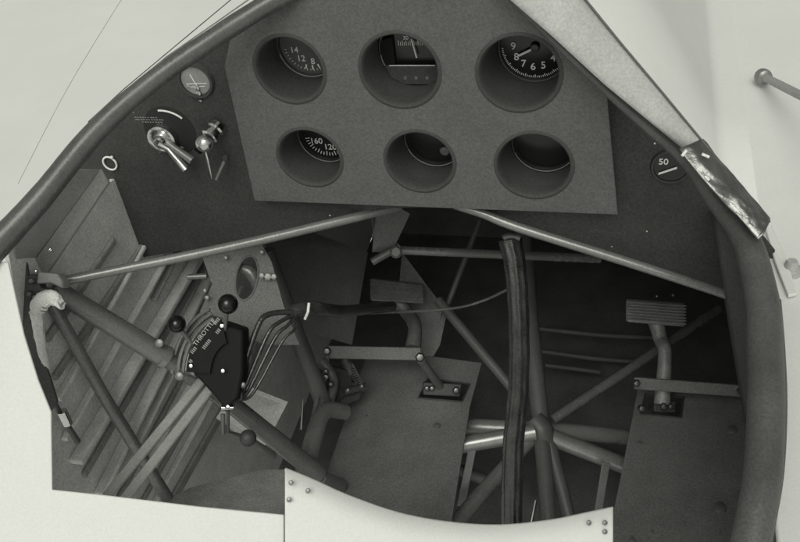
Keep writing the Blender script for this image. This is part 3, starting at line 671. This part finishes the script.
MB().slab([P(222, 405, QZ + .01), P(236, 405, QZ + .01), P(240, 380, QZ + .01), P(226, 380, QZ + .01)], rz * .03).build('lower_housing', 'dark', tq, bevel=.004)
# ball joint below
bj = empty('ball_joint', P(248, 438, 1.12), 'dark round ball joint on a bent rod under the throttle box', 'ball joint')
MB().ball(P(248, 438, 1.12), rp(8.5, 1.12)).build('ball', 'dark', bj)
MB().tube([P(228, 408, 1.1), P(228, 432, 1.1), P(236, 434, 1.11), P(248, 438, 1.12)], .0022, 10).build('rod', 'dark', bj)
MB().tube([P(223, 414, 1.1), P(223, 434, 1.1)], .003, 10).build('rod', 'tubedark', bj)
MB().tube([P(252, 441, 1.12), P(272, 456, 1.18)], [.004, .007], 12).build('socket', 'tube', bj)
MB().tube([P(222, 408, 1.095), P(234, 407, 1.095)], .0036, 10).build('clevis', 'chrome', bj)
# push rods
for (a, b, c, d, lb) in ((204, 378, 104, 500, 'left of the two straight grey push rods below the throttle box'), (217, 380, 121, 504, 'right of the two straight grey push rods below the throttle box')):
    pb_ = MB(); p0, p1 = P(a, b, 1.10), P(c, d, 1.0); t = (p1 - p0).normalized()
    pb_.bar(p0, p1, t.cross(rz).normalized() * rp(10, 1.05), rz * .008)
    tag(pb_.build('push_rod', 'padding', bevel=.0025), lb, 'push rod', 'push rods')
# lightening plate with oval hole
op = empty('mounting_plate', P(240, 300, 1.2), 'dark grey plate with an oval hole behind the right ball lever', 'mounting plate')
pf = frame(P(240, 280, 1.2), rx, -rz)
def pp2(px, py): return on(px, py, P(240, 280, 1.2), rz)
ov = [pp2(247 + 11 * math.cos(k * math.tau / 36) + 3 * math.sin(k * math.tau / 36), 278 - 22 * math.sin(k * math.tau / 36)) for k in range(36)]
MB().mesh(plate_mesh([[pp2(a, b) for a, b in ((202, 256), (222, 252), (262, 244), (272, 262), (284, 306), (300, 345), (262, 345), (222, 318), (200, 312), (212, 284))], ov], pf, .003)).build('plate', 'board', op)
MB().tube([pp2(247 + 11 * math.cos(k * math.tau / 36) + 3 * math.sin(k * math.tau / 36), 278 - 22 * math.sin(k * math.tau / 36)) - rz * .002 for k in range(37)], .0013, 8, caps=False).build('hole_flange', 'board', op)
MB().tube([P(240, 268, 1.215), P(252, 274, 1.215), P(262, 300, 1.22)], [.007, .009, .006], 14, sub=4).build('bell_crank', 'tube', op)
for (a, b, r) in ((262, 276, .004), (268, 277, .005), (274, 277, .004), (205, 291, .003), (207, 298, .0035), (262, 252, .003), (226, 258, .003)):
    MB().lathe(P(a, b, 1.19), -rz, [(r, 0), (r, .003), (0, .004)], 6).build('bolt', 'steel', op)
MB().tube([P(188, 277, 1.2), P(207, 276, 1.2)], .004, 12).build('pin', 'tubelit', op)
# cables
cbn = empty('cable_bundle', P(300, 310, 1.15), 'black wrapped cables bending from throttle box towards the left pedal', 'cable bundle')
MB().tube([P(288, 314, 1.14), P(300, 309, 1.15), P(318, 309, 1.17), P(345, 311, 1.25), P(392, 306, 1.42)], [rp(6, 1.1), rp(8, 1.1), rp(7.5, 1.15), rp(6.5, 1.2), rp(5.5, 1.3)], 18, sub=6).build('wrapping', 'boot', cbn)
MB().tube([P(309, 303, 1.135), P(308, 312, 1.133), P(305, 319, 1.14)], .0018, 8).build('tie', 'lace', cbn)
for k, (mx, my, ex, ey, rr0) in enumerate(((258, 326, 243, 372, 3.0), (268, 334, 246, 385, 2.2), (275, 338, 250, 388, 2.0), (282, 342, 254, 392, 1.6))):
    MB().tube([P(296, 312 + k * 2, 1.14), P(mx + 12, my - 12, 1.12), P(mx, my, 1.11), P(ex, ey, 1.1), P(241, 400, 1.09)], rp(rr0, 1.1), 10, sub=6).build('cable', 'boot', cbn)
MB().lathe(P(243, 385, 1.08), -rz, [(.004, 0), (.004, .003), (0, .005)], 6).build('bolt', 'steel', cbn)
cw = MB(); cw.tube([P(340, 314, 1.3), P(400, 312, 1.42), P(455, 308, 1.45), P(485, 300, 1.45), P(510, 288, 1.42)], .0022, 8, sub=6)
tag(cw.build('cable', 'tube'), 'thin loose cable sagging behind the taped column', 'cable')
# hoses on the firewall
for k, (pts_, lb) in enumerate(((((535, 328), (600, 335), (670, 338)), 'upper dark pipe across the footwell left of right pedal'), (((535, 350), (590, 358), (640, 362)), 'middle dark pipe across the footwell left of right pedal'), (((545, 365), (600, 372)), 'lowest dark pipe across the footwell left of right pedal'))):
    h_ = MB(); h_.tube([P(a, b, 1.75) for a, b in pts_], .005, 10, sub=3)
    tag(h_.build('pipe', 'tubedark'), lb, 'pipe')

# ================================================================== WHITE SEAT PAN AND ADDED COVER IN FRONT
def sm2(pts, sub=8): return [(p.x, p.y) for p in smooth([Vector((a, b, 0)) for a, b in pts], [0] * len(pts), sub)[0]]
top = sm2([(285, 469), (312, 480), (350, 497), (400, 514), (450, 523), (500, 526), (550, 521), (585, 514), (613, 508)])
seat = empty('seat_pan', P(450, 540, .86), 'white riveted seat pan edge with a dipping rolled lip at the bottom', 'seat pan')
sp = MB(); rows = []
for j in range(7):
    t = j / 6
    rows.append([sp.bm.verts.new(P(x, y + t * (150 + (y < 0)), .88 + .01 * t - .014 * math.sin(math.pi * t))) for x, y in top])
for p, q in zip(rows, rows[1:]):
    for k in range(len(p) - 1): sp.bm.faces.new((p[k], p[k + 1], q[k + 1], q[k]))
sp.build('pan', 'white', seat, sol=.0015)
MB().tube([P(x, y, .881) for x, y in top], rp(1.6, .88), 10).build('rolled_lip', 'strip', seat)
for (a, b) in ((291, 483), (308, 491), (289, 500), (589, 523), (605, 523), (605, 532)):
    t = .1
    MB().lathe(P(a, b, .868), -rz, [(.0026, 0), (.0022, .0012), (0, .0018)], 14).build('rivet', 'tubelit', seat)
sc = MB(); so = [(-60, 262), (8, 262), (14, 290), (24, 335), (38, 380), (51, 412), (52, 490), (100, 495), (200, 507), (284, 515), (284, 620), (-60, 620)]  # added sheet over the blank white corner, keeps out light bounced off the ground
sc.slab([P(a, b, .879) for a, b in so], rz * .003)
tag(sc.build('added_cover', 'white', bevel=.001), 'plain white added sheet filling the lower left corner', 'cover sheet')
